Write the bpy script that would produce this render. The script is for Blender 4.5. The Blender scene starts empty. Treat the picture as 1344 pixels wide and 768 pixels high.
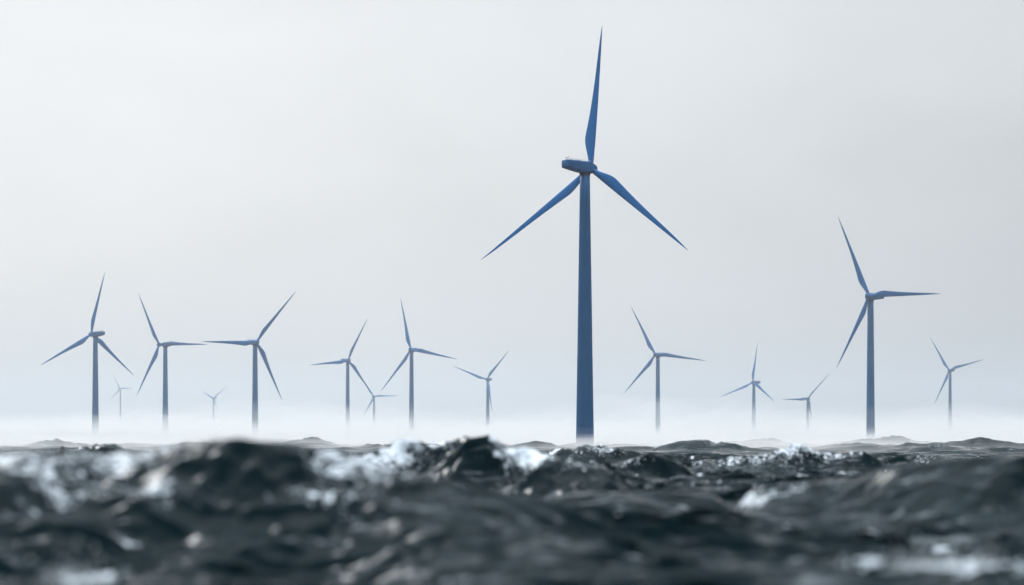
import bpy, bmesh, math, random
import numpy as np
from mathutils import Vector, Matrix

C = bpy.context.scene.collection
S = bpy.context.scene
R_ = math.radians
rng = np.random.default_rng(7)
random.seed(7)

# ------------------------------------------------------------------ camera
F = 2613.0            # focal length in photograph pixels (1344 wide)
CX, HY = 672.0, 584.0  # principal column, horizon row
CAM_Z = 1.5
cam_d = bpy.data.cameras.new('camera')
cam = bpy.data.objects.new('camera', cam_d)
C.objects.link(cam)
cam.location = (0, 0, CAM_Z)
cam.rotation_euler = (R_(90), 0, 0)
cam_d.sensor_width = 36
cam_d.lens = 36 * F / 1344
cam_d.shift_y = (HY - 384) / 1344
cam_d.clip_start = 0.1
cam_d.clip_end = 30000
cam_d.dof.use_dof = True
cam_d.dof.focus_distance = 390
cam_d.dof.aperture_fstop = 0.4
cam_d.dof.aperture_blades = 0
S.camera = cam

# ------------------------------------------------------------------ sky and sun
SUN_EL, SUN_AZ = 38.0, -30.0      # azimuth from the view axis, negative = left
w = bpy.data.worlds.new('World')
S.world = w
w.use_nodes = True
nt = w.node_tree
nt.nodes.clear()
N = nt.nodes.new
L = nt.links.new
out = N('ShaderNodeOutputWorld')
bg = N('ShaderNodeBackground')
bg.inputs['Strength'].default_value = 0.1
sky = N('ShaderNodeTexSky')
sky.sky_type = 'NISHITA'
sky.sun_disc = False
sky.sun_elevation = R_(SUN_EL)
sky.sun_rotation = R_(SUN_AZ)
sky.dust_density = 4
sky.air_density = 1.2
tc = N('ShaderNodeTexCoord')
sep = N('ShaderNodeSeparateXYZ')
L(tc.outputs['Generated'], sep.inputs[0])
# overcast deck: brighter overhead and towards the veiled sun
ramp = N('ShaderNodeValToRGB')
ramp.color_ramp.interpolation = 'EASE'
cr = ramp.color_ramp.elements
cr[0].position = 0.0;  cr[0].color = (0.68, 0.685, 0.70, 1)
cr[1].position = 0.97;  cr[1].color = (4.8, 4.9, 4.95, 1)
e = cr.new(0.22); e.color = (0.755, 0.775, 0.795, 1)
e = cr.new(0.62); e.color = (1.05, 1.25, 1.42, 1)
L(sep.outputs['Z'], ramp.inputs[0])
sd = Vector((math.sin(R_(SUN_AZ)) * math.cos(R_(SUN_EL)), math.cos(R_(SUN_AZ)) * math.cos(R_(SUN_EL)), math.sin(R_(SUN_EL))))
dot = N('ShaderNodeVectorMath'); dot.operation = 'DOT_PRODUCT'
nrm = N('ShaderNodeVectorMath'); nrm.operation = 'NORMALIZE'
L(tc.outputs['Generated'], nrm.inputs[0])
L(nrm.outputs[0], dot.inputs[0])
dot.inputs[1].default_value = sd
mr = N('ShaderNodeMapRange'); mr.interpolation_type = 'SMOOTHSTEP'
mr.inputs['From Min'].default_value = 0.42
mr.inputs['From Max'].default_value = 0.95
mr.inputs['To Min'].default_value = 0.68
mr.inputs['To Max'].default_value = 1.22
L(dot.outputs['Value'], mr.inputs['Value'])
noi = N('ShaderNodeTexNoise')
noi.inputs['Scale'].default_value = 5.0
noi.inputs['Detail'].default_value = 3.0
mp = N('ShaderNodeMapping'); mp.inputs['Scale'].default_value = (1, 1, 2.2)
L(tc.outputs['Generated'], mp.inputs[0]); L(mp.outputs[0], noi.inputs['Vector'])
mr2 = N('ShaderNodeMapRange')
mr2.inputs['From Min'].default_value = 0.3; mr2.inputs['From Max'].default_value = 0.7
mr2.inputs['To Min'].default_value = 0.945; mr2.inputs['To Max'].default_value = 1.055
L(noi.outputs['Fac'], mr2.inputs['Value'])
m1 = N('ShaderNodeMath'); m1.operation = 'MULTIPLY'
L(mr.outputs[0], m1.inputs[0]); L(mr2.outputs[0], m1.inputs[1])
m2 = N('ShaderNodeMath'); m2.operation = 'MULTIPLY'
L(m1.outputs[0], m2.inputs[0]); m2.inputs[1].default_value = 8.9
sc_ = N('ShaderNodeVectorMath'); sc_.operation = 'SCALE'
L(ramp.outputs[0], sc_.inputs[0]); L(m2.outputs[0], sc_.inputs['Scale'])
mix = N('ShaderNodeMix'); mix.data_type = 'RGBA'
mix.inputs['Factor'].default_value = 0.9
L(sky.outputs[0], mix.inputs['A']); L(sc_.outputs[0], mix.inputs['B'])
L(mix.outputs['Result'], bg.inputs['Color'])
L(bg.outputs[0], out.inputs['Surface'])

sun_d = bpy.data.lights.new('sun', 'SUN')
sun_d.energy = 1.5
sun_d.angle = R_(14)
sun_d.color = (1, 0.995, 0.985)
sun = bpy.data.objects.new('sun', sun_d)
C.objects.link(sun)
sun.rotation_euler = (-sd).to_track_quat('-Z', 'Y').to_euler()
sun.location = sd * 300

S.view_settings.view_transform = 'Standard'
S.view_settings.look = 'None'
S.view_settings.exposure = 0.1
S.view_settings.gamma = 1
S.render.engine = 'CYCLES'
cy = S.cycles
cy.use_denoising = True
cy.denoiser = 'OPENIMAGEDENOISE'
cy.max_bounces = 8
cy.diffuse_bounces = 2
cy.glossy_bounces = 3
cy.volume_bounces = 6
cy.sample_clamp_indirect = 8

HAZE_D = 0.00011
MIST_K = 1.0

# ------------------------------------------------------------------ materials
def mat(name):
    m = bpy.data.materials.new(name)
    m.use_nodes = True
    return m

def paint(name, col, rough, var=0.12, scale=0.5):
    m = mat(name)
    t = m.node_tree
    b = t.nodes['Principled BSDF']
    b.inputs['Roughness'].default_value = rough
    b.inputs['Specular IOR Level'].default_value = 0.1
    tcn = t.nodes.new('ShaderNodeTexCoord')
    mpn = t.nodes.new('ShaderNodeMapping')
    mpn.inputs['Scale'].default_value = (1, 1, 0.12)
    n = t.nodes.new('ShaderNodeTexNoise')
    n.inputs['Scale'].default_value = scale
    n.inputs['Detail'].default_value = 5
    r = t.nodes.new('ShaderNodeMapRange')
    r.inputs['From Min'].default_value = 0.3; r.inputs['From Max'].default_value = 0.7
    r.inputs['To Min'].default_value = 1 - var; r.inputs['To Max'].default_value = 1 + var
    s = t.nodes.new('ShaderNodeVectorMath'); s.operation = 'SCALE'
    s.inputs[0].default_value = col
    t.links.new(tcn.outputs['Object'], mpn.inputs[0])
    t.links.new(mpn.outputs[0], n.inputs['Vector'])
    t.links.new(n.outputs['Fac'], r.inputs['Value'])
    t.links.new(r.outputs[0], s.inputs['Scale'])
    t.links.new(s.outputs[0], b.inputs['Base Color'])
    return m

M_blade = paint('blue_blade_paint', (0.0002, 0.126, 0.37), 0.45, 0.06, 0.15)
M_tower = paint('blue_tower_paint', (0.001, 0.084, 0.225), 0.5, 0.14, 0.6)
M_nac = paint('blue_nacelle_paint', (0.001, 0.090, 0.25), 0.45, 0.12, 0.8)
M_dark = paint('dark_steel', (0.012, 0.025, 0.05), 0.5, 0.15, 1.0)
M_pale = paint('pale_metal', (0.55, 0.58, 0.6), 0.35, 0.1, 1.0)

# ------------------------------------------------------------------ ocean spectrum
def ocean_tile(Lm, n, lmin, lmax, lpeak, hs, wind_deg, spread, seed, fall=4.0):
    """height and horizontal displacement of one periodic patch of wind sea"""
    g = np.random.default_rng(seed)
    k1 = np.fft.fftfreq(n, Lm / n) * 2 * np.pi
    kx, ky = np.meshgrid(k1, k1, indexing='ij')
    k = np.hypot(kx, ky); k[0, 0] = 1
    kp = 2 * np.pi / lpeak
    P = np.exp(-1.25 * (kp / k) ** 2) / k ** fall
    th = np.arctan2(ky, kx) - R_(wind_deg)
    P *= np.abs(np.cos(th / 2)) ** (2 * spread)
    P *= (k < 2 * np.pi / lmin) * (k > 2 * np.pi / lmax)
    P[0, 0] = 0
    H = np.sqrt(P) * (g.normal(size=(n, n)) + 1j * g.normal(size=(n, n)))
    h = np.fft.ifft2(H)
    sc = (hs / 4) / h.real.std()
    H *= sc
    h = np.fft.ifft2(H).real
    dx = np.fft.ifft2(-1j * kx / k * H).real
    dy = np.fft.ifft2(-1j * ky / k * H).real
    jxx = np.fft.ifft2(kx * kx / k * H).real
    jyy = np.fft.ifft2(ky * ky / k * H).real
    jxy = np.fft.ifft2(kx * ky / k * H).real
    return dict(L=Lm, n=n, h=h, dx=dx, dy=dy, jxx=jxx, jyy=jyy, jxy=jxy)

def sample(tile, x, y, rot, keys):
    c, s = math.cos(rot), math.sin(rot)
    u = ((c * x + s * y) / tile['L'] % 1.0) * tile['n']
    v = ((-s * x + c * y) / tile['L'] % 1.0) * tile['n']
    i = np.floor(u).astype(np.int64); j = np.floor(v).astype(np.int64)
    fu = (u - i); fv = (v - j)
    n = tile['n']
    i0 = i % n; j0 = j % n; i1 = (i + 1) % n; j1 = (j + 1) % n
    res = {}
    for kk in keys:
        a = tile[kk]
        res[kk] = (a[i0, j0] * (1 - fu) + a[i1, j0] * fu) * (1 - fv) + (a[i0, j1] * (1 - fu) + a[i1, j1] * fu) * fv
    if 'dx' in res:
        dx, dy = res['dx'], res['dy']
        res['dx'] = c * dx - s * dy
        res['dy'] = s * dx + c * dy
    return res

def sstep(a, b, x):
    t = np.clip((x - a) / (b - a), 0, 1)
    return t * t * (3 - 2 * t)

# ------------------------------------------------------------------ sea
def px_x(px, d): return (px - CX) / F * d
def px_z(py, d): return CAM_Z + (HY - py) / F * d

# crests one can point at: pixel column, crest row, distance, half length (m), back width, front width, turn (deg), foam
CRESTS = [
    # px,   py,   d,   hl,  wb,  wf,  turn, foam
    (150,  587,  95,  4.5, 3.5, 2.2,   5, 0.3),
    (400,  588,  110, 4.0, 3.5, 2.2,  -5, 0.3),
    (1230, 600,  95,  4.2, 3.0, 2.0,  -6, 0.4),
    # out in the mist
    (790,  582, 260,  5, 7, 5,  0, 0.5),
    (925,  575, 330,  7, 9, 7,  4, 0.4),
    (1012, 570, 620, 12, 16, 12, 0, 0.3),
    (1125, 577, 420,  8, 10, 8, -4, 0.3),
    (1180, 570, 560, 13, 16, 12, 0, 0.3),
    (1290, 576, 380,  9, 10, 8,  3, 0.3),
    (1235, 580, 300,  6, 8, 6,  -3, 0.3),
    (400,  574, 560,  9, 13, 10, 0, 0.3),
    (260,  577, 440,  9, 11, 9,  0, 0.3),
    (65,   575, 480, 10, 12, 9,  0, 0.3),
    (520,  578, 400,  8, 10, 8,  0, 0.3),
    (690,  579, 430,  8, 10, 8,  0, 0.3),
    (860,  578, 480,  9, 11, 9,  0, 0.3),
]
# long swells: points along the crest (pixel column, crest row, distance, foam), back width, front width (m)
SWELLS = [
    ([(-260, 612, 29, .2), (-60, 604, 29.5, .5), (60, 598, 30, .62), (160, 594, 30.5, .62), (240, 583, 31, .35), (310, 577, 31, .25),
      (385, 583, 30.8, .5), (450, 600, 30.3, .66), (520, 622, 29.8, .35), (600, 642, 29.4, .12), (700, 662, 29.0, .1), (860, 690, 28.5, 0)], 3.0, 2.3),
    ([(900, 650, 38, 0), (1040, 634, 38, .2), (1150, 620, 37.5, .2), (1250, 605, 37, .15), (1340, 597, 36.5, .15), (1470, 594, 36, .2), (1700, 615, 36, 0)], 3.0, 2.2),
    ([(380, 606, 57, 0), (460, 598, 57, .4), (510, 588, 57.5, .72), (540, 581, 58, .72), (568, 576, 58, .5), (625, 577, 58, .5), (655, 587, 57, .75), (695, 594, 56, .75),
      (760, 602, 55, .4), (860, 610, 55, 0)], 2.4, 1.6),
    ([(660, 601, 115, 0), (715, 595, 115, .5), (745, 589, 115, .7), (772, 586, 115, .5), (800, 591, 115, .4), (850, 598, 115, .2), (930, 602, 115, 0)], 3.6, 2.4),
    ([(860, 606, 88, 0), (950, 600, 88, .45), (1005, 595, 88, .6), (1035, 588, 88, .65), (1055, 585, 88, .5), (1080, 591, 88, .6), (1130, 598, 88, .4), (1250, 606, 88, 0)], 3.2, 2.0),
    ([(640, 656, 42, 0), (720, 648, 42, .3), (800, 643, 42, .45), (880, 646, 42, .25), (980, 656, 42, 0)], 1.8, 1.3),
    ([(640, 616, 78, 0), (720, 609, 78, .35), (790, 606, 78, .5), (860, 604, 78, .4), (940, 610, 78, 0)], 1.8, 1.3),
]
# foam on the wave faces, and pale patches painted for sky reflection: pixel column, distance, half length, half width (m), turn, strength
FOAM_SHEEN = [
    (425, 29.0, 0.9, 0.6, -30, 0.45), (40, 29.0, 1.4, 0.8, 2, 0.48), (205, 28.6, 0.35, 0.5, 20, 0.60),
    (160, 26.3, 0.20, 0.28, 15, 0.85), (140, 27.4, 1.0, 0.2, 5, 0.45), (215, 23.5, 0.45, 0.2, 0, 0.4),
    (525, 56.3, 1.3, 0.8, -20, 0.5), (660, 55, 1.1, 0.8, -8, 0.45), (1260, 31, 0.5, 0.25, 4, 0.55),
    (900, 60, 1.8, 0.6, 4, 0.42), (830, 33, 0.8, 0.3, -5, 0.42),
    (70, 21.0, 1.3, 0.55, 3, 0.64), (380, 21.6, 1.0, 0.35, -4, 0.50), (640, 21.0, 1.2, 0.40, 5, 0.55), (960, 22.5, 0.9, 0.30, 2, 0.50),  # foreground: pale bands of reflected sky, painted in foam colour
    (1230, 21.5, 1.4, 0.60, -3, 0.66), (1010, 38, 1.7, 0.40, 4, 0.47), (1130, 50, 2.2, 0.5, -3, 0.55), (760, 36, 1.3, 0.30, 6, 0.52),  # further out: bright reflection streaks painted the same way
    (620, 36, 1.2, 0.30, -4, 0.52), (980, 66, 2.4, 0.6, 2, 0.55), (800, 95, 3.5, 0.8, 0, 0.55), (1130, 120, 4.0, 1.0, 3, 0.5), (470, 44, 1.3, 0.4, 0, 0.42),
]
tA = ocean_tile(173.0, 512, 3.0, 70, 14.0, 1.0, -87, 36, 3)
tB = ocean_tile(37.0, 512, 0.25, 7.0, 3.2, 0.36, -82, 16, 5, 3.4)
tF = ocean_tile(640.0, 512, 5, 140, 34.0, 2.8, -86, 10, 11)

def build_sea():
    fine = np.linspace(-17.5, 17.5, 860)
    left = np.linspace(-180, -17.5, 60)[:-1]
    right = np.linspace(17.5, 180, 60)[1:-1]
    ang = np.radians(np.concatenate([left, fine, right]))
    r = np.concatenate([np.geomspace(1.0, 12, 40)[:-1], np.geomspace(12, 160, 900)[:-1],
                        np.geomspace(160, 900, 420)[:-1], np.geomspace(900, 9200, 170)])
    A, RR = np.meshgrid(ang, r, indexing='ij')
    x = RR * np.sin(A); y = RR * np.cos(A)
    na, nr = x.shape
    cent = sstep(60, 22, np.abs(np.degrees(A)))          # waves built up within the field of view and beside it
    a = sample(tA, x, y, 0.13, ('h', 'dx', 'dy', 'jxx', 'jyy', 'jxy'))
    b = sample(tB, x, y, -0.31, ('h', 'dx', 'dy', 'jxx', 'jyy', 'jxy'))
    f = sample(tF, x, y, 0.05, ('h', 'dx', 'dy'))
    gA = 0.3 + 0.7 * sstep(15, 60, RR)
    gA = gA * (1 - 0.5 * sstep(220, 600, RR)) * (0.4 + 0.6 * cent)
    gB = sstep(300, 110, RR) * (0.15 + 0.85 * cent) * (0.6 + 0.4 * sstep(12, 30, RR) + 0.22 * sstep(34, 50, RR))
    gF = sstep(110, 600, RR) * (1 - 0.6 * sstep(1500, 5000, RR))
    E = np.zeros_like(x); hc = np.zeros_like(x); hn = np.zeros_like(x); fc = np.zeros_like(x)
    wob = sample(tB, x, y, 0.8, ('h',))['h'] / 0.105
    wob2 = sample(tA, x * 1.7, y * 1.7, 1.1, ('h',))['h'] / 0.26
    for (px, py, d, hl, wb, wf, turn, fo) in CRESTS:
        x0, y0 = px_x(px, d), d
        z0 = px_z(py, d) if d < 200 else px_z(HY - (HY - py) * 0.6, d)
        ca, sa = math.cos(R_(turn)), math.sin(R_(turn))
        sel = np.hypot(x - x0, y - y0) < 7 * hl + 5 * wb
        xs, ys = x[sel] - x0, y[sel] - y0
        u = ca * xs + sa * ys
        v = -(-sa * xs + ca * ys)                         # positive towards the camera
        v = v + (0.12 * wob2[sel]) * wf + 0.10 * (u / hl) ** 2 * wf
        env = 0.5 * np.exp(-1.0 * (np.sqrt((u / hl) ** 2 + 0.03) - 0.173)) + 0.5 * np.exp(-0.5 * (u / hl) ** 2)
        ww = np.where(v > 0, wf, wb)
        q = np.sqrt((v / ww) ** 2 + 0.004) - 0.063
        prof = np.exp(-q * 1.15)
        trough = np.where(v > 0, 0.32 * np.exp(-((v - 2.2 * wf) / (1.1 * wf)) ** 2), 0.10 * np.exp(-((v + 2.6 * wb) / (1.2 * wb)) ** 2))
        hh = z0 * env * (prof - trough)
        near = env * np.exp(-(v / (1.6 * ww)) ** 2)
        hc[sel] += np.maximum(hh, 0) ** 3
        hn[sel] += np.minimum(hh, 0)
        E[sel] = np.maximum(E[sel], near)
        crestband = env * np.where(v < 0.1 * wf, np.exp(-((v - 0.1 * wf) / (0.22 * wf)) ** 2), np.exp(-((v - 0.1 * wf) / (0.8 * wf))))
        fc[sel] = np.maximum(fc[sel], fo * crestband * np.clip(0.72 + 0.30 * wob2[sel] + 0.25 * wob[sel], 0, 1.2))
    pxg = CX + F * x / np.maximum(y, 1e-3)
    for pts, wb, wf in SWELLS:
        pp = np.array(pts, float)
        # smooth the control polygon
        tq = np.linspace(0, len(pp) - 1, 160)
        cv = np.stack([np.interp(tq, np.arange(len(pp)), pp[:, k]) for k in range(4)], -1)
        ker = np.hanning(23); ker /= ker.sum()
        pad = np.pad(cv, ((11, 11), (0, 0)), 'edge')
        sm = np.stack([np.convolve(pad[:, k], ker, 'valid') for k in range(4)], -1)
        cv = 0.6 * sm + 0.4 * cv
        dmid = pp[:, 2].mean()
        lo, hi = cv[0, 0], cv[-1, 0]
        sel = (y > 5) & (np.abs(y - dmid) < 16 + 6 * wb) & (pxg > lo) & (pxg < hi)
        q = pxg[sel]
        dc = np.interp(q, cv[:, 0], cv[:, 2])
        zc = CAM_Z + (HY - np.interp(q, cv[:, 0], cv[:, 1])) / F * dc
        fo = np.interp(q, cv[:, 0], cv[:, 3])
        edge = sstep(0, 1, (q - lo) / (0.14 * (hi - lo))) * sstep(0, 1, (hi - q) / (0.14 * (hi - lo)))
        v = dc - y[sel] + (0.16 * wob2[sel] + 0.05 * wob[sel]) * wf
        ww = np.where(v > 0, wf, wb)
        g_ = np.sqrt((v / ww) ** 2 + 0.006) - 0.077
        prof = np.exp(-1.0 * g_)
        trough = np.where(v > 0, 0.38 * np.exp(-((v - 2.3 * wf) / (1.1 * wf)) ** 2), 0.12 * np.exp(-((v + 2.6 * wb) / (1.2 * wb)) ** 2))
        hc[sel] += np.maximum(zc * edge * (prof - trough), 0) ** 3
        hn[sel] += np.minimum(zc * edge * (prof - trough), 0)
        E[sel] = np.maximum(E[sel], edge * np.exp(-(v / (1.9 * ww)) ** 2))
        band = np.where(v < 0.05 * wf, np.exp(-((v - 0.05 * wf) / (0.16 * wf)) ** 2), np.exp(-((v - 0.05 * wf) / (0.55 * wf))))
        fc[sel] = np.maximum(fc[sel], fo * band * np.clip(0.85 + 0.25 * wob2[sel] + 0.2 * wob[sel], 0, 1.2))
    for (px, d, hl, hw, turn, st) in FOAM_SHEEN:
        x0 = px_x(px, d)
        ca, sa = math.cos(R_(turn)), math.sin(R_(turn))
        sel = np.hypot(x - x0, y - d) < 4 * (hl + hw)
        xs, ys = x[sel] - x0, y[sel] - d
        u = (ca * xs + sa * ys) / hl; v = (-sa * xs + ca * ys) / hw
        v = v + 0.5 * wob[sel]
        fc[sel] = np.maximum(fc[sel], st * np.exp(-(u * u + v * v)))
    hc = np.cbrt(hc)
    hc = hc + np.maximum(hn, -0.8) * np.exp(-2.5 * hc)
    sup = 1 - np.where(RR < 45, 0.85, 0.65) * np.clip(E, 0, 1) * sstep(240, 150, RR)
    z = a['h'] * gA * sup + f['h'] * gF * sup
    # keep the un-named seas from standing between the lens and the named ones
    lim = np.where(RR < 160, CAM_Z - np.interp(RR, [15, 25, 40, 80, 120, 160], [75, 66, 50, 26, 16, 10]) / F * RR, 0.9 + 0.004 * (RR - 160))
    lim = np.minimum(lim, 0.15 + 0.045 * np.maximum(RR - 6, 0))
    over = z - (lim - 0.35)
    z = np.where(over > 0, (lim - 0.35) + 0.35 * np.tanh(over / 0.7), z)
    z = np.maximum(z, -1.9)
    gB = gB * (1 - 0.6 * np.clip(E, 0, 1) * sstep(70, 32, RR))
    z = z + hc + b['h'] * gB
    lam = 1.25
    X = x - lam * (a['dx'] * gA * sup + 0.7 * b['dx'] * gB + f['dx'] * gF * 0.9 * sup)
    Y = y - lam * (a['dy'] * gA * sup + 0.7 * b['dy'] * gB + f['dy'] * gF * 0.9 * sup)
    jx = 1 - lam * (a['jxx'] * gA + 0.5 * b['jxx'] * gB)
    jy = 1 - lam * (a['jyy'] * gA + 0.5 * b['jyy'] * gB)
    jc = lam * (a['jxy'] * gA + 0.5 * b['jxy'] * gB)
    J = jx * jy - jc * jc
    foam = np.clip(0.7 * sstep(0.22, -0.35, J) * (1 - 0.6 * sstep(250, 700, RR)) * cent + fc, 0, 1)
    # mesh
    verts = np.stack([X, Y, z], -1).reshape(-1, 3)
    verts = np.vstack([verts, [[0, 0, float(z[:, 0].mean())]]])
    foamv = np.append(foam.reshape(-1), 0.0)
    ii, jj = np.meshgrid(np.arange(na), np.arange(nr - 1), indexing='ij')
    i2 = (ii + 1) % na
    quads = np.stack([ii * nr + jj, ii * nr + jj + 1, i2 * nr + jj + 1, i2 * nr + jj], -1).reshape(-1, 4)
    ia = np.arange(na)
    tris = np.stack([np.full(na, na * nr), ia * nr, ((ia + 1) % na) * nr], -1)
    me = bpy.data.meshes.new('sea')
    me.vertices.add(len(verts)); me.vertices.foreach_set('co', verts.astype(np.float32).ravel())
    nl = quads.size + tris.size
    me.loops.add(nl)
    me.loops.foreach_set('vertex_index', np.concatenate([quads[:, ::-1].ravel(), tris[:, ::-1].ravel()]).astype(np.int32))
    me.polygons.add(len(quads) + len(tris))
    ls = np.concatenate([np.arange(len(quads)) * 4, len(quads) * 4 + np.arange(len(tris)) * 3])
    me.polygons.foreach_set('loop_start', ls.astype(np.int32))
    me.polygons.foreach_set('use_smooth', np.ones(len(ls), bool))
    me.update(calc_edges=True)
    me.validate()
    at = me.attributes.new('foam', 'FLOAT', 'POINT')  # crest foam plus the painted reflection patches
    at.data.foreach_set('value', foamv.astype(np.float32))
    o = bpy.data.objects.new('sea', me)
    C.objects.link(o)
    o['kind'] = 'structure'
    o['label'] = 'dark choppy slate grey sea with foaming crests'
    return o, (X, Y, z, foam, A, RR)

M_sea = mat('sea_water')
t = M_sea.node_tree
b = t.nodes['Principled BSDF']
b.inputs['Base Color'].default_value = (0.0004, 0.0075, 0.0105, 1)
b.inputs['Roughness'].default_value = 0.03
b.inputs['IOR'].default_value = 1.333
b.inputs['Specular IOR Level'].default_value = 0.04
b.inputs['Specular Tint'].default_value = (0.60, 0.80, 1.0, 1)
tcn = t.nodes.new('ShaderNodeTexCoord')
n1 = t.nodes.new('ShaderNodeTexNoise'); n1.inputs['Scale'].default_value = 2.6; n1.inputs['Detail'].default_value = 7; n1.inputs['Roughness'].default_value = 0.62
n1.inputs['Distortion'].default_value = 0.5
t.links.new(tcn.outputs['Object'], n1.inputs['Vector'])
bp = t.nodes.new('ShaderNodeBump'); bp.inputs['Strength'].default_value = 0.2; bp.inputs['Distance'].default_value = 0.05
t.links.new(n1.outputs['Fac'], bp.inputs['Height'])
t.links.new(bp.outputs[0], b.inputs['Normal'])
# foam, also the colour of the painted reflection streaks
fb = t.nodes.new('ShaderNodeBsdfPrincipled')
fb.inputs['Base Color'].default_value = (0.71, 0.79, 0.87, 1)
fb.inputs['Roughness'].default_value = 0.7
at = t.nodes.new('ShaderNodeAttribute'); at.attribute_name = 'foam'
n2 = t.nodes.new('ShaderNodeTexNoise'); n2.inputs['Scale'].default_value = 2.4; n2.inputs['Detail'].default_value = 9; n2.inputs['Roughness'].default_value = 0.68; n2.inputs['Distortion'].default_value = 1.2
t.links.new(tcn.outputs['Object'], n2.inputs['Vector'])
ad = t.nodes.new('ShaderNodeMath'); ad.operation = 'ADD'
t.links.new(at.outputs['Fac'], ad.inputs[0]); t.links.new(n2.outputs['Fac'], ad.inputs[1])
n3 = t.nodes.new('ShaderNodeTexNoise'); n3.inputs['Scale'].default_value = 8; n3.inputs['Detail'].default_value = 6; n3.inputs['Roughness'].default_value = 0.7; n3.inputs['Distortion'].default_value = 0.8
t.links.new(tcn.outputs['Object'], n3.inputs['Vector'])
h3 = t.nodes.new('ShaderNodeMath'); h3.operation = 'MULTIPLY_ADD'; h3.inputs[1].default_value = 1.7; h3.inputs[2].default_value = -0.85
t.links.new(n3.outputs['Fac'], h3.inputs[0])
ad2 = t.nodes.new('ShaderNodeMath'); ad2.operation = 'ADD'
t.links.new(ad.outputs[0], ad2.inputs[0]); t.links.new(h3.outputs[0], ad2.inputs[1])
rg = t.nodes.new('ShaderNodeMapRange'); rg.interpolation_type = 'SMOOTHSTEP'
rg.inputs['From Min'].default_value = 0.88; rg.inputs['From Max'].default_value = 1.16
rg.inputs['To Max'].default_value = 0.95
t.links.new(ad2.outputs[0], rg.inputs['Value'])
# bright sky reflection painted as thin foam-coloured streaks between the crests
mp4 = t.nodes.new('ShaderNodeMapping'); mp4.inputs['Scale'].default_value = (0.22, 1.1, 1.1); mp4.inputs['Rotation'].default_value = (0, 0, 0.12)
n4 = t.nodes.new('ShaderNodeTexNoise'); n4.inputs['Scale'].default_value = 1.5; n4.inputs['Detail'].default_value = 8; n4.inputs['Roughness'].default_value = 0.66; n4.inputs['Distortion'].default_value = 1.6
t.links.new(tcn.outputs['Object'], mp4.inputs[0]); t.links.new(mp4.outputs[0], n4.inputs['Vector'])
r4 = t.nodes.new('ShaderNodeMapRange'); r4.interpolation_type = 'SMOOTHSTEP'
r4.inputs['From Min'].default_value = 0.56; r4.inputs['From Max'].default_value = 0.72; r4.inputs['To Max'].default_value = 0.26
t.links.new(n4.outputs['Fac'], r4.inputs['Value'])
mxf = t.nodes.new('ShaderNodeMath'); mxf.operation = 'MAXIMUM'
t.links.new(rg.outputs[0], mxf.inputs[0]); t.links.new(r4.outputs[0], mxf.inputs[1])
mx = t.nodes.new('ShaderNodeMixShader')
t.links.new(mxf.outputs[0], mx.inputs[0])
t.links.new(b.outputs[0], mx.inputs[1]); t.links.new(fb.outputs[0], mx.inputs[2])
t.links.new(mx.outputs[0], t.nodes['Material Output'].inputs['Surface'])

sea, SEA = build_sea()
sea.data.materials.append(M_sea)

# ------------------------------------------------------------------ haze and mist
def volume_mat(name, dens, col=(1, 1, 1), aniso=0.3):
    m = mat(name)
    t = m.node_tree
    t.nodes.remove(t.nodes['Principled BSDF'])
    v = t.nodes.new('ShaderNodeVolumePrincipled')
    v.inputs['Density'].default_value = dens
    v.inputs['Color'].default_value = (*col, 1)
    v.inputs['Anisotropy'].default_value = aniso
    t.links.new(v.outputs[0], t.nodes['Material Output'].inputs['Volume'])
    return m

def box_obj(name, lo, hi, m):
    bm = bmesh.new()
    bmesh.ops.create_cube(bm, size=1)
    for v in bm.verts:
        v.co = Vector([lo[i] if v.co[i] < 0 else hi[i] for i in range(3)])
    me = bpy.data.meshes.new(name); bm.to_mesh(me); bm.free()
    me.materials.append(m)
    o = bpy.data.objects.new(name, me); C.objects.link(o)
    return o

sea_min = float(np.min(SEA[2]))
hz = box_obj('haze', (-9600, -9600, sea_min - 1.0), (9600, 9600, 300),
             volume_mat('haze_air', HAZE_D, (0.765, 0.845, 0.92), 0.30))
hz['kind'] = 'stuff'
hz['label'] = 'pale even haze over the whole sea'

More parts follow.
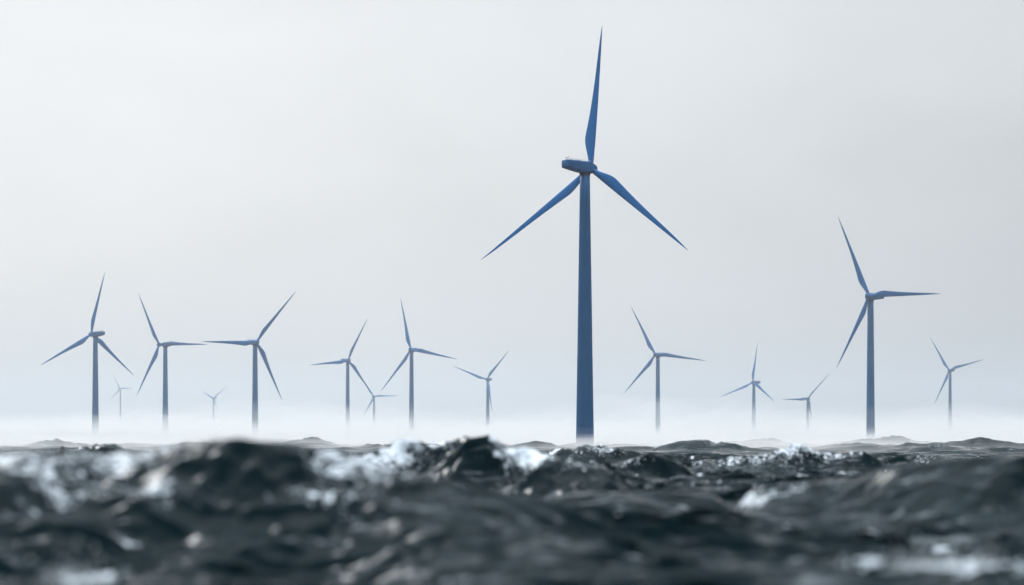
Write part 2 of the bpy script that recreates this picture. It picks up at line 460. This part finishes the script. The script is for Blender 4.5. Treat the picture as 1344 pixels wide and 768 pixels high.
def mist_layer(y0, y1, ramp_len, top, bump, dens, seed, zlow):
    """a low bank of sea mist: closed slab whose bumpy top rises out of the water at y0"""
    g = np.random.default_rng(seed)
    nx, ny = 150, 130
    u = np.linspace(-1, 1, nx); v = np.linspace(0, 1, ny)
    U, V = np.meshgrid(u, v, indexing='ij')
    y = y0 + (y1 - y0) * V ** 1.6
    x = U * (y * 0.36 + 60)
    hgt = np.zeros_like(x)
    for o in range(5):
        wl = (620.0 if top > 6 else 300.0) / 1.9 ** o
        for q in range(4):
            th = g.uniform(0, 2 * np.pi); ph = g.uniform(0, 2 * np.pi)
            hgt += np.sin((x * math.cos(th) + y * 0.35 * math.sin(th)) * 2 * np.pi / wl + ph) / 1.5 ** o
    hgt /= hgt.std()
    rise = sstep(0, 1, (y - y0) / ramp_len) * sstep(0, 1, (y1 - y) / 300)
    ztop = zlow + 0.3 + (top + bump * hgt - zlow) * rise
    ztop = np.maximum(ztop, zlow + 0.3)
    verts = np.concatenate([np.stack([x, y, ztop], -1).reshape(-1, 3), np.stack([x, y, np.full_like(x, zlow)], -1).reshape(-1, 3)])
    n0 = nx * ny
    idx = np.arange(n0).reshape(nx, ny)
    faces = []
    for i in range(nx - 1):
        for j in range(ny - 1):
            q = (idx[i, j], idx[i + 1, j], idx[i + 1, j + 1], idx[i, j + 1])
            faces.append(tuple(int(k) for k in q))
            faces.append(tuple(int(k) + n0 for k in q[::-1]))
    for i in range(nx - 1):
        faces.append((int(idx[i, 0]) + n0, int(idx[i + 1, 0]) + n0, int(idx[i + 1, 0]), int(idx[i, 0])))
        faces.append((int(idx[i, -1]), int(idx[i + 1, -1]), int(idx[i + 1, -1]) + n0, int(idx[i, -1]) + n0))
    for j in range(ny - 1):
        faces.append((int(idx[0, j]), int(idx[0, j + 1]), int(idx[0, j + 1]) + n0, int(idx[0, j]) + n0))
        faces.append((int(idx[-1, j]) + n0, int(idx[-1, j + 1]) + n0, int(idx[-1, j + 1]), int(idx[-1, j])))
    me = bpy.data.meshes.new('mist_bank')
    me.from_pydata(verts.tolist(), [], faces)
    me.polygons.foreach_set('use_smooth', [True] * len(me.polygons))
    me.materials.append(volume_mat('mist', dens * MIST_K, (1, 1, 1), 0.15))
    o = bpy.data.objects.new('mist_bank', me); C.objects.link(o)
    o['kind'] = 'stuff'
    o['label'] = 'low white sea mist lying along the horizon'
    return o

zl = sea_min - 0.2
#           y0    y1   ramp  top  bump  dens
LAYERS = [
    (120, 2600, 300, 1.2, 0.7, 0.0008), (150, 2600, 260, 1.9, 0.9, 0.0016), (180, 2700, 300, 2.7, 1.2, 0.0020),
    (215, 2700, 280, 3.5, 1.4, 0.0020), (250, 2800, 330, 4.4, 1.7, 0.0020), (290, 2900, 300, 5.3, 2.0, 0.0013),
    (470, 5200, 400, 6.0, 3.2, 0.0006), (550, 5400, 450, 8.0, 4.4, 0.0006), (620, 5600, 550, 10.0, 5.5, 0.0005),
    (690, 5700, 600, 12.0, 6.5, 0.0005), (740, 5800, 700, 14.0, 8.0, 0.0005), (820, 6000, 800, 16.5, 9.0, 0.0004),
    (880, 6100, 850, 19.5, 10.0, 0.0003), (950, 6200, 950, 23.0, 11.0, 0.00025), (1000, 6250, 1000, 27.0, 12.0, 0.0002),
    (1050, 6300, 1050, 31.0, 13.0, 0.00014), (1200, 6400, 1200, 36.0, 15.0, 0.0001)]
for k, (y0, y1, rl, top, bump, dens) in enumerate(LAYERS):
    mist_layer(y0, y1, rl, top, bump, dens, 21 + k, zl - 0.04 * k)

def mist_puff(px, d, wide, deep, high, dens, seed):
    """a drifting heap of spray standing on the water"""
    g = np.random.default_rng(seed)
    bm = bmesh.new()
    bmesh.ops.create_icosphere(bm, subdivisions=5, radius=1.0)
    ks = [(g.normal(0, 1, 3) * 2.2 * 1.7 ** o, g.uniform(0, 6.28), 0.20 / 1.45 ** o) for o in range(4) for _ in range(3)]
    for v in bm.verts:
        p = np.array(v.co)
        f = 1 + sum(a_ * math.sin(float(p @ k_) + ph) for k_, ph, a_ in ks)
        q = p * f
        v.co = (q[0] * wide, q[1] * deep, q[2] * high if q[2] > 0 else q[2] * 6.0)
    me = bpy.data.meshes.new('mist_puff'); bm.to_mesh(me); bm.free()
    me.polygons.foreach_set('use_smooth', [True] * len(me.polygons))
    me.materials.append(volume_mat('mist', dens, (1, 1, 1), 0.15))
    o = bpy.data.objects.new('mist_puff', me); C.objects.link(o)
    o.location = (px_x(px, d), d, -0.4)
    o['kind'] = 'stuff'
    o['label'] = 'drifting heap of white spray low over the far water'

for k, (px, d, wd, dp, hg) in enumerate([(70, 2050, 140, 160, 32), (300, 2150, 110, 150, 24), (470, 2300, 115, 160, 27), (620, 2200, 140, 170, 28),
                                        (745, 1900, 115, 150, 32), (925, 2100, 130, 160, 36), (1060, 2250, 110, 150, 24), (1310, 2100, 140, 170, 31)]):
    mist_puff(px, d, wd, dp, hg, 0.0016, 50 + 2 * k)
    mist_puff(px + 12, d + 15, wd * 0.62, dp * 0.62, hg * 0.72, 0.0022, 51 + 2 * k)

# ------------------------------------------------------------------ wind turbines
def new_mesh(name, bm, m, smooth=True):
    me = bpy.data.meshes.new(name)
    bmesh.ops.recalc_face_normals(bm, faces=bm.faces)
    bm.to_mesh(me); bm.free()
    me.materials.append(m)
    me.polygons.foreach_set('use_smooth', [smooth] * len(me.polygons))
    return me

def link(name, me, parent, mw=None):
    o = bpy.data.objects.new(name, me)
    C.objects.link(o)
    o.parent = parent
    if mw is not None:
        o.matrix_local = mw
    return o

def loft(rings, close=True):
    bm = bmesh.new()
    vs = [[bm.verts.new(p) for p in ring] for ring in rings]
    n = len(vs[0])
    for a, b_ in zip(vs, vs[1:]):
        for i in range(n):
            bm.faces.new((a[i], a[(i + 1) % n], b_[(i + 1) % n], b_[i]))
    if close:
        bm.faces.new(vs[0][::-1]); bm.faces.new(vs[-1])
    return bm

def blade_mesh():
    """unit scale blade of 50 m along +Z, leading edge on +X, flat side to +Y"""
    rings = []
    NR, NP = 44, 22
    for i in range(NR):
        s = (i / (NR - 1))
        r = 1.2 + s * 48.8
        # chord: round root, shoulder at about a fifth of the length, fine tip
        sh = 1 - (1 - min(s / 0.19, 1)) ** 2 * (1 + 2 * min(s / 0.19, 1))
        if s < 0.19:
            tt = s / 0.19; tt = tt * tt * (3 - 2 * tt)
            c = 1.75 + (3.75 - 1.75) * tt
        else:
            q = (s - 0.19) / 0.81
            c = 3.75 * (1 - q) ** 0.86 * (1 - 0.18 * math.sin(math.pi * q)) + 0.10
        thick = (1.75 if s < 0.03 else 1.75 * (1 - s) ** 2.6 + 0.10) if s < 0.995 else 0.06
        thick = min(thick, c)
        tw = R_(13 * (1 - s) ** 2 + 2)
        le = 0.875 + 0.10 * sstep(0, 0.2, np.float64(s)) - 0.55 * s ** 1.5     # leading edge nearly straight
        bend = 1.1 * s ** 2.2
        ring = []
        for k in range(NP):
            ph = 2 * math.pi * k / NP
            u = 0.5 + 0.5 * math.cos(ph)                # 1 leading .. 0 trailing
            sharp = sstep(0.02, 0.2, np.float64(s))
            yt = 0.5 * thick * math.sin(ph) * (1 - sharp * (1 - (0.25 + 0.95 * u ** 0.6)))
            xx = le - c * (1 - u)
            X = xx * math.cos(tw) - yt * math.sin(tw)
            Y = xx * math.sin(tw) + yt * math.cos(tw)
            ring.append((X, Y - bend, r))
        rings.append(ring)
    return new_mesh('blade', loft(rings), M_blade)

def circle(r, z, n=40, sx=1, sy=1, cx=0, cy=0):
    return [(cx + r * sx * math.cos(2 * math.pi * k / n), cy + r * sy * math.sin(2 * math.pi * k / n), z) for k in range(n)]

def tower_mesh(h, rb, rt):
    rings = []
    zs = [-4.0, 0.0, 1.0]
    zs += [h * q for q in (0.12, 0.25, 0.33, 0.335, 0.5, 0.66, 0.665, 0.8, 0.9, 1.0)]
    for z in zs:
        q = max(0.0, z / h)
        r = rb + (rt - rb) * q
        if abs(q - 0.335) < 1e-3 or abs(q - 0.665) < 1e-3:
            r -= 0.02
        rings.append(circle(r, z))
    bm = loft(rings)
    # section flanges
    for q in (0.333, 0.663, 0.992):
        r = rb + (rt - rb) * q
        a = [circle(r + 0.01, h * q - 0.12), circle(r + 0.07, h * q - 0.12), circle(r + 0.07, h * q + 0.12), circle(r + 0.01, h * q + 0.12)]
        b2 = loft(a, False)
        me = bpy.data.meshes.new('tmp'); b2.to_mesh(me); b2.free(); bm.from_mesh(me); bpy.data.meshes.remove(me)
    return new_mesh('tower', bm, M_tower)

def superellipse(hx, hz, yy, zc, n=36, p=6.5):
    ring = []
    for k in range(n):
        a = 2 * math.pi * k / n
        ca, sa = math.cos(a), math.sin(a)
        ring.append((hx * math.copysign(abs(ca) ** (2 / p), ca), yy, zc + hz * math.copysign(abs(sa) ** (2 / p), sa)))
    return ring

def nacelle_mesh():
    """axis along +Y (towards the hub), origin on the tower axis at hub height"""
    prof = [(-10.4, 1.55, 1.15, 0.42), (-10.25, 1.72, 1.32, 0.40), (-9.0, 1.78, 1.42, 0.32), (-6.0, 1.85, 1.66, 0.10),
            (-3.0, 1.90, 1.85, -0.08), (0.0, 1.90, 1.90, -0.12), (1.8, 1.85, 1.80, -0.08), (2.8, 1.70, 1.62, 0.0), (3.1, 1.5, 1.45, 0.0)]
    return new_mesh('nacelle', loft([superellipse(a, b2, y, z) for y, a, b2, z in prof]), M_nac)

def roof_mesh():
    bm = bmesh.new()
    def bx(x0, x1, y0, y1, z0, z1):
        r = bmesh.ops.create_cube(bm, size=1)
        for v in r['verts']:
            v.co = Vector(((x0, x1)[v.co.x > 0], (y0, y1)[v.co.y > 0], (z0, z1)[v.co.z > 0]))
    bx(-1.0, 1.0, -8.6, -7.0, 1.6, 2.05)
    bx(-1.2, 1.2, -5.6, -2.6, 1.70, 2.02)
    bx(-0.7, 0.7, -1.4, 0.6, 1.7, 1.98)
    bmesh.ops.bevel(bm, geom=list(bm.edges), offset=0.08, segments=2, affect='EDGES')
    return new_mesh('roof_hatch', bm, M_pale, False)

def rail_mesh():
    bm = bmesh.new()
    def bar(p, q, r=0.05):
        p, q = Vector(p), Vector(q)
        d = q - p
        m = Matrix.Translation((p + q) / 2) @ d.to_track_quat('Z', 'Y').to_matrix().to_4x4()
        bmesh.ops.create_cone(bm, cap_ends=True, segments=8, radius1=r, radius2=r, depth=d.length, matrix=m)
    for sx in (-1.35, 1.35):
        bar((sx, -8.8, 2.2), (sx, 1.4, 2.2))
        for y in np.linspace(-8.8, 1.4, 7):
            bar((sx, float(y), 1.3), (sx, float(y), 2.2))
    bar((-1.35, -8.8, 2.2), (1.35, -8.8, 2.2))
    return new_mesh('roof_rail', bm, M_pale)

def mast_mesh():
    bm = bmesh.new()
    def bar(p, q, r=0.07):
        p, q = Vector(p), Vector(q)
        d = q - p
        m = Matrix.Translation((p + q) / 2) @ d.to_track_quat('Z', 'Y').to_matrix().to_4x4()
        bmesh.ops.create_cone(bm, cap_ends=True, segments=8, radius1=r, radius2=r, depth=d.length, matrix=m)
    bar((0, -9.2, 1.4), (0, -9.2, 2.6))
    bar((-0.9, -9.2, 2.5), (0.9, -9.2, 2.5), 0.05)
    for sx in (-0.9, 0.9):
        bar((sx, -9.2, 2.5), (sx, -9.2, 2.9), 0.08)
    return new_mesh('wind_sensor', bm, M_dark)

def yaw_mesh():
    rings = [circle(1.62, -2.9), circle(1.85, -2.75), circle(1.85, -2.35), circle(2.0, -2.2), circle(2.0, -1.9), circle(1.5, -1.6)]
    return new_mesh('yaw_bearing', loft(rings), M_dark)

def hub_mesh():
    prof = [(-1.75, 1.35), (-1.6, 1.62), (-0.9, 1.75), (0.3, 1.78), (1.2, 1.66), (1.9, 1.36), (2.4, 0.95), (2.68, 0.5), (2.76, 0.12)]
    rings = [[(r * math.cos(2 * math.pi * k / 32), y, r * math.sin(2 * math.pi * k / 32)) for k in range(32)] for y, r in prof]
    return new_mesh('hub', loft(rings), M_nac)

ME_blade, ME_nac, ME_roof, ME_rail, ME_mast, ME_yaw, ME_hub = blade_mesh(), nacelle_mesh(), roof_mesh(), rail_mesh(), mast_mesh(), yaw_mesh(), hub_mesh()
OVER = 4.9     # hub centre ahead of the tower axis

def unproj(px, py, y):
    return Vector(((px - CX) / F * y, y, CAM_Z + (HY - py) / F * y))

def turbine(label, tower_px, hub_px, tips, away, base_w=None, yaw=None, rfac=1.03, sc=1.15, nac_len=1.0):
    hx, hy = hub_px
    lens = [math.hypot(tx - hx, ty - hy) for tx, ty in tips]
    Rpx = max(lens) * rfac
    RB = 50.0 * sc
    D = RB * F / Rpx
    hubp = unproj(hx, hy, D)
    def tip_at(tp, sign):
        lo, hi = 0.0, RB - 0.01
        for _ in range(50):
            m = (lo + hi) / 2
            if (unproj(*tp, D + sign * m) - hubp).length < RB: lo = m
            else: hi = m
        return unproj(*tp, D + sign * lo)
    best = None
    for code in range(8):
        sg = [1 if code >> i & 1 else -1 for i in range(3)]
        P = [tip_at(tp, s) - hubp for tp, s in zip(tips, sg)]
        n = (P[1] - P[0]).cross(P[2] - P[0])
        if n.length < 1: continue
        n.normalize()
        if (n.y > 0) != away: n = -n
        cost = (P[0] + P[1] + P[2]).length / RB
        want = hx - tower_px
        if abs(want) > 0.8 and n.x * want < 0: cost += 0.6
        cost += 1.6 * max(0, abs(n.z) - 0.12)
        if best is None or cost < best[0]:
            best = (cost, P, n)
    cost, P, n = best
    # nacelle heading
    if yaw is None:
        head = math.atan2(n.x, n.y)
    else:
        head = R_(yaw)
    ax = Vector((math.sin(head), math.cos(head), 0))
    D_t = D - OVER * sc * ax.y
    tx = (tower_px - CX) / F * D_t
    root = bpy.data.objects.new('wind_turbine', None)
    C.objects.link(root)
    root.empty_display_size = 5
    root.location = (tx, D_t, 0)
    root.scale = (sc, sc, sc)
    root['label'] = label
    root['category'] = 'wind turbine'
    root['group'] = 'wind turbines standing in the misty sea'
    Hh = hubp.z / sc
    link('tower', tower_mesh(Hh - 2.3, 3.05 if base_w is None else base_w / F * D_t / 2 / sc, 1.68), root)
    rot = Matrix.Translation((0, 0, Hh)) @ Matrix.Rotation(-head, 4, 'Z')
    link('yaw_bearing', ME_yaw, root, rot)
    nac = link('nacelle', ME_nac, root, rot @ Matrix.Diagonal((1, nac_len, 1, 1)))
    link('roof_hatch', ME_roof, nac); link('roof_rail', ME_rail, nac); link('wind_sensor', ME_mast, nac)
    hl = (hubp - Vector(root.location)) / sc
    link('hub', ME_hub, root, Matrix.Translation(hl) @ Matrix.Rotation(-head, 4, 'Z'))
    for v in P:
        bz = v.normalized()
        nn = (n - bz * n.dot(bz)).normalized()
        # leading edge on the clockwise side as seen from the camera
        by = nn if away else nn
        yy = -by                                    # bend points downwind of -Y
        xx = yy.cross(bz)
        clock = Vector((0, 1, 0)).cross(bz)           # clockwise tangent in the picture
        if xx.dot(clock) < 0:
            xx = -xx; yy = -yy
        M = Matrix((xx, yy, bz)).transposed().to_4x4()
        M.translation = hl
        link('blade', ME_blade, root, M)
    print('turbine', round(D), 'hub', round(Hh), 'cost %.2f' % cost, 'n', [round(q, 2) for q in n])
    return root

TURBINES = [
 ('large dark blue wind turbine in front, tallest of all, one blade nearly upright', 767.7, (775, 221), [(791, 35), (634, 343), (905.5, 328.5)], True, 24.0, 52, 1.03, 0.8, 0.86),
 ('wind turbine at the far left whose upper blade points almost straight up', 125.2, (119.5, 439), [(136.4, 357), (52.5, 479.8), (175.3, 492.8)], True, 9.5, None),
 ('wind turbine left of the touching blade tips, its level blade pointing right', 217, (209, 452.5), [(180.4, 385), (271.7, 451.7), (178.7, 520)], True, 8.5, None),
 ('wind turbine right of the touching blade tips, its level blade pointing left', 334.8, (336.7, 449), [(387.5, 381.5), (263.3, 448.6), (369.5, 524.2)], False, 9.0, None),
 ('tiny faded wind turbine between the two leftmost big ones', 158, (157.8, 510.2), [(147.9, 491.3), (174.2, 509.5), (144.2, 524.8)], False, None, None, 1.03, 1.0),
 ('faintest tiny wind turbine, almost lost in haze, with raised blades in a V', 280.2, (280.2, 522.7), [(265.3, 513.6), (299.5, 506.2), (286, 540.3)], False, None, None, 1.03, 1.0),
 ('pale wind turbine whose lower blade reaches the hub of a tiny one beside it', 456.3, (456.8, 473.0), [(481.7, 417.2), (405.8, 479.4), (490.6, 520.0)], False, 6.0, None),
 ('tiny wind turbine whose hub meets the lower blade tip of its left neighbour', 490.9, (490.3, 520.4), [(523.8, 519.5), (477.1, 546.2), (472, 492.5)], False, None, None, 1.03, 1.0),
 ('mid blue wind turbine left of the large one, its long right blade drooping slightly', 540.1, (539.2, 459), [(526.1, 391.5), (601.5, 471.5), (500.3, 514.7)], False, 7.2, None),
 ('pale wind turbine nearest left of the large one, two raised blades and one hanging down', 640.2, (638.8, 498), [(594, 480.6), (668.5, 459.4), (646.7, 541)], False, 5.5, None),
 ('wind turbine nearest right of the large one, upper blade leaning left', 863.4, (860.2, 465.5), [(828.4, 402), (927.5, 473.1), (820.3, 515.9)], False, 6.6, None),
 ('small pale wind turbine with one blade upright and two spread evenly below', 989.4, (988, 502), [(994.7, 449.4), (944.4, 522.2), (1017.5, 527.3)], False, None, None),
 ('tiny pale wind turbine left of the second largest, one blade level, one raised right', 1060.2, (1060.1, 523.4), [(1024.9, 524.2), (1088.9, 489), (1066, 553)], False, None, None, 1.03, 1.0),
 ('second largest wind turbine, dark blue, standing on the right with a level blade', 1142.6, (1140.6, 388.5), [(1100.9, 284.2), (1236.2, 384.7), (1100, 483)], False, 11.6, None),
 ('pale wind turbine at the far right, its right blade tilted slightly upward', 1247, (1245.7, 486), [(1221.2, 443.5), (1292, 471.4), (1226.8, 531)], False, 5.5, None),
]
for a in TURBINES:
    turbine(*a)

# ------------------------------------------------------------------ spray blown off the crests
def spray():
    X, Y, Z, FM, A, RR = SEA
    g = np.random.default_rng(5)
    selm = (FM > 0.55) & (RR > 18) & (RR < 130) & (np.abs(A) < R_(16))
    idx = np.argwhere(selm)
    wts = FM[selm] ** 2
    pick = idx[g.choice(len(idx), 5000, p=wts / wts.sum())]
    base = np.array([(1, 0, -0.7), (-1, 0, -0.7), (0, 1, 0.7), (0, -1, 0.7)], float) / 1.2
    tri = np.array([(0, 1, 2), (0, 3, 1), (0, 2, 3), (1, 3, 2)])
    vs, fs = [], []
    for n, (i, j) in enumerate(pick):
        p = np.array([X[i, j], Y[i, j], Z[i, j]])
        hgt = g.exponential(0.09)
        p = p + np.array([g.normal(0, 0.06) + 0.6 * hgt, g.normal(0, 0.08), 0.01 + hgt])
        s = 0.003 + g.exponential(0.005)
        vs.append(base * s * g.uniform(0.7, 1.3, 3) + p); fs.append(tri + 4 * n)
    me = bpy.data.meshes.new('spray')
    me.from_pydata(np.concatenate(vs).tolist(), [], np.concatenate(fs).tolist())
    m = mat('spray_water')
    bs = m.node_tree.nodes['Principled BSDF']
    bs.inputs['Base Color'].default_value = (0.8, 0.83, 0.85, 1)
    bs.inputs['Roughness'].default_value = 0.3
    me.materials.append(m)
    o = bpy.data.objects.new('spray', me); C.objects.link(o)
    o['kind'] = 'stuff'
    o['label'] = 'white spray droplets flying off the breaking crests'
spray()
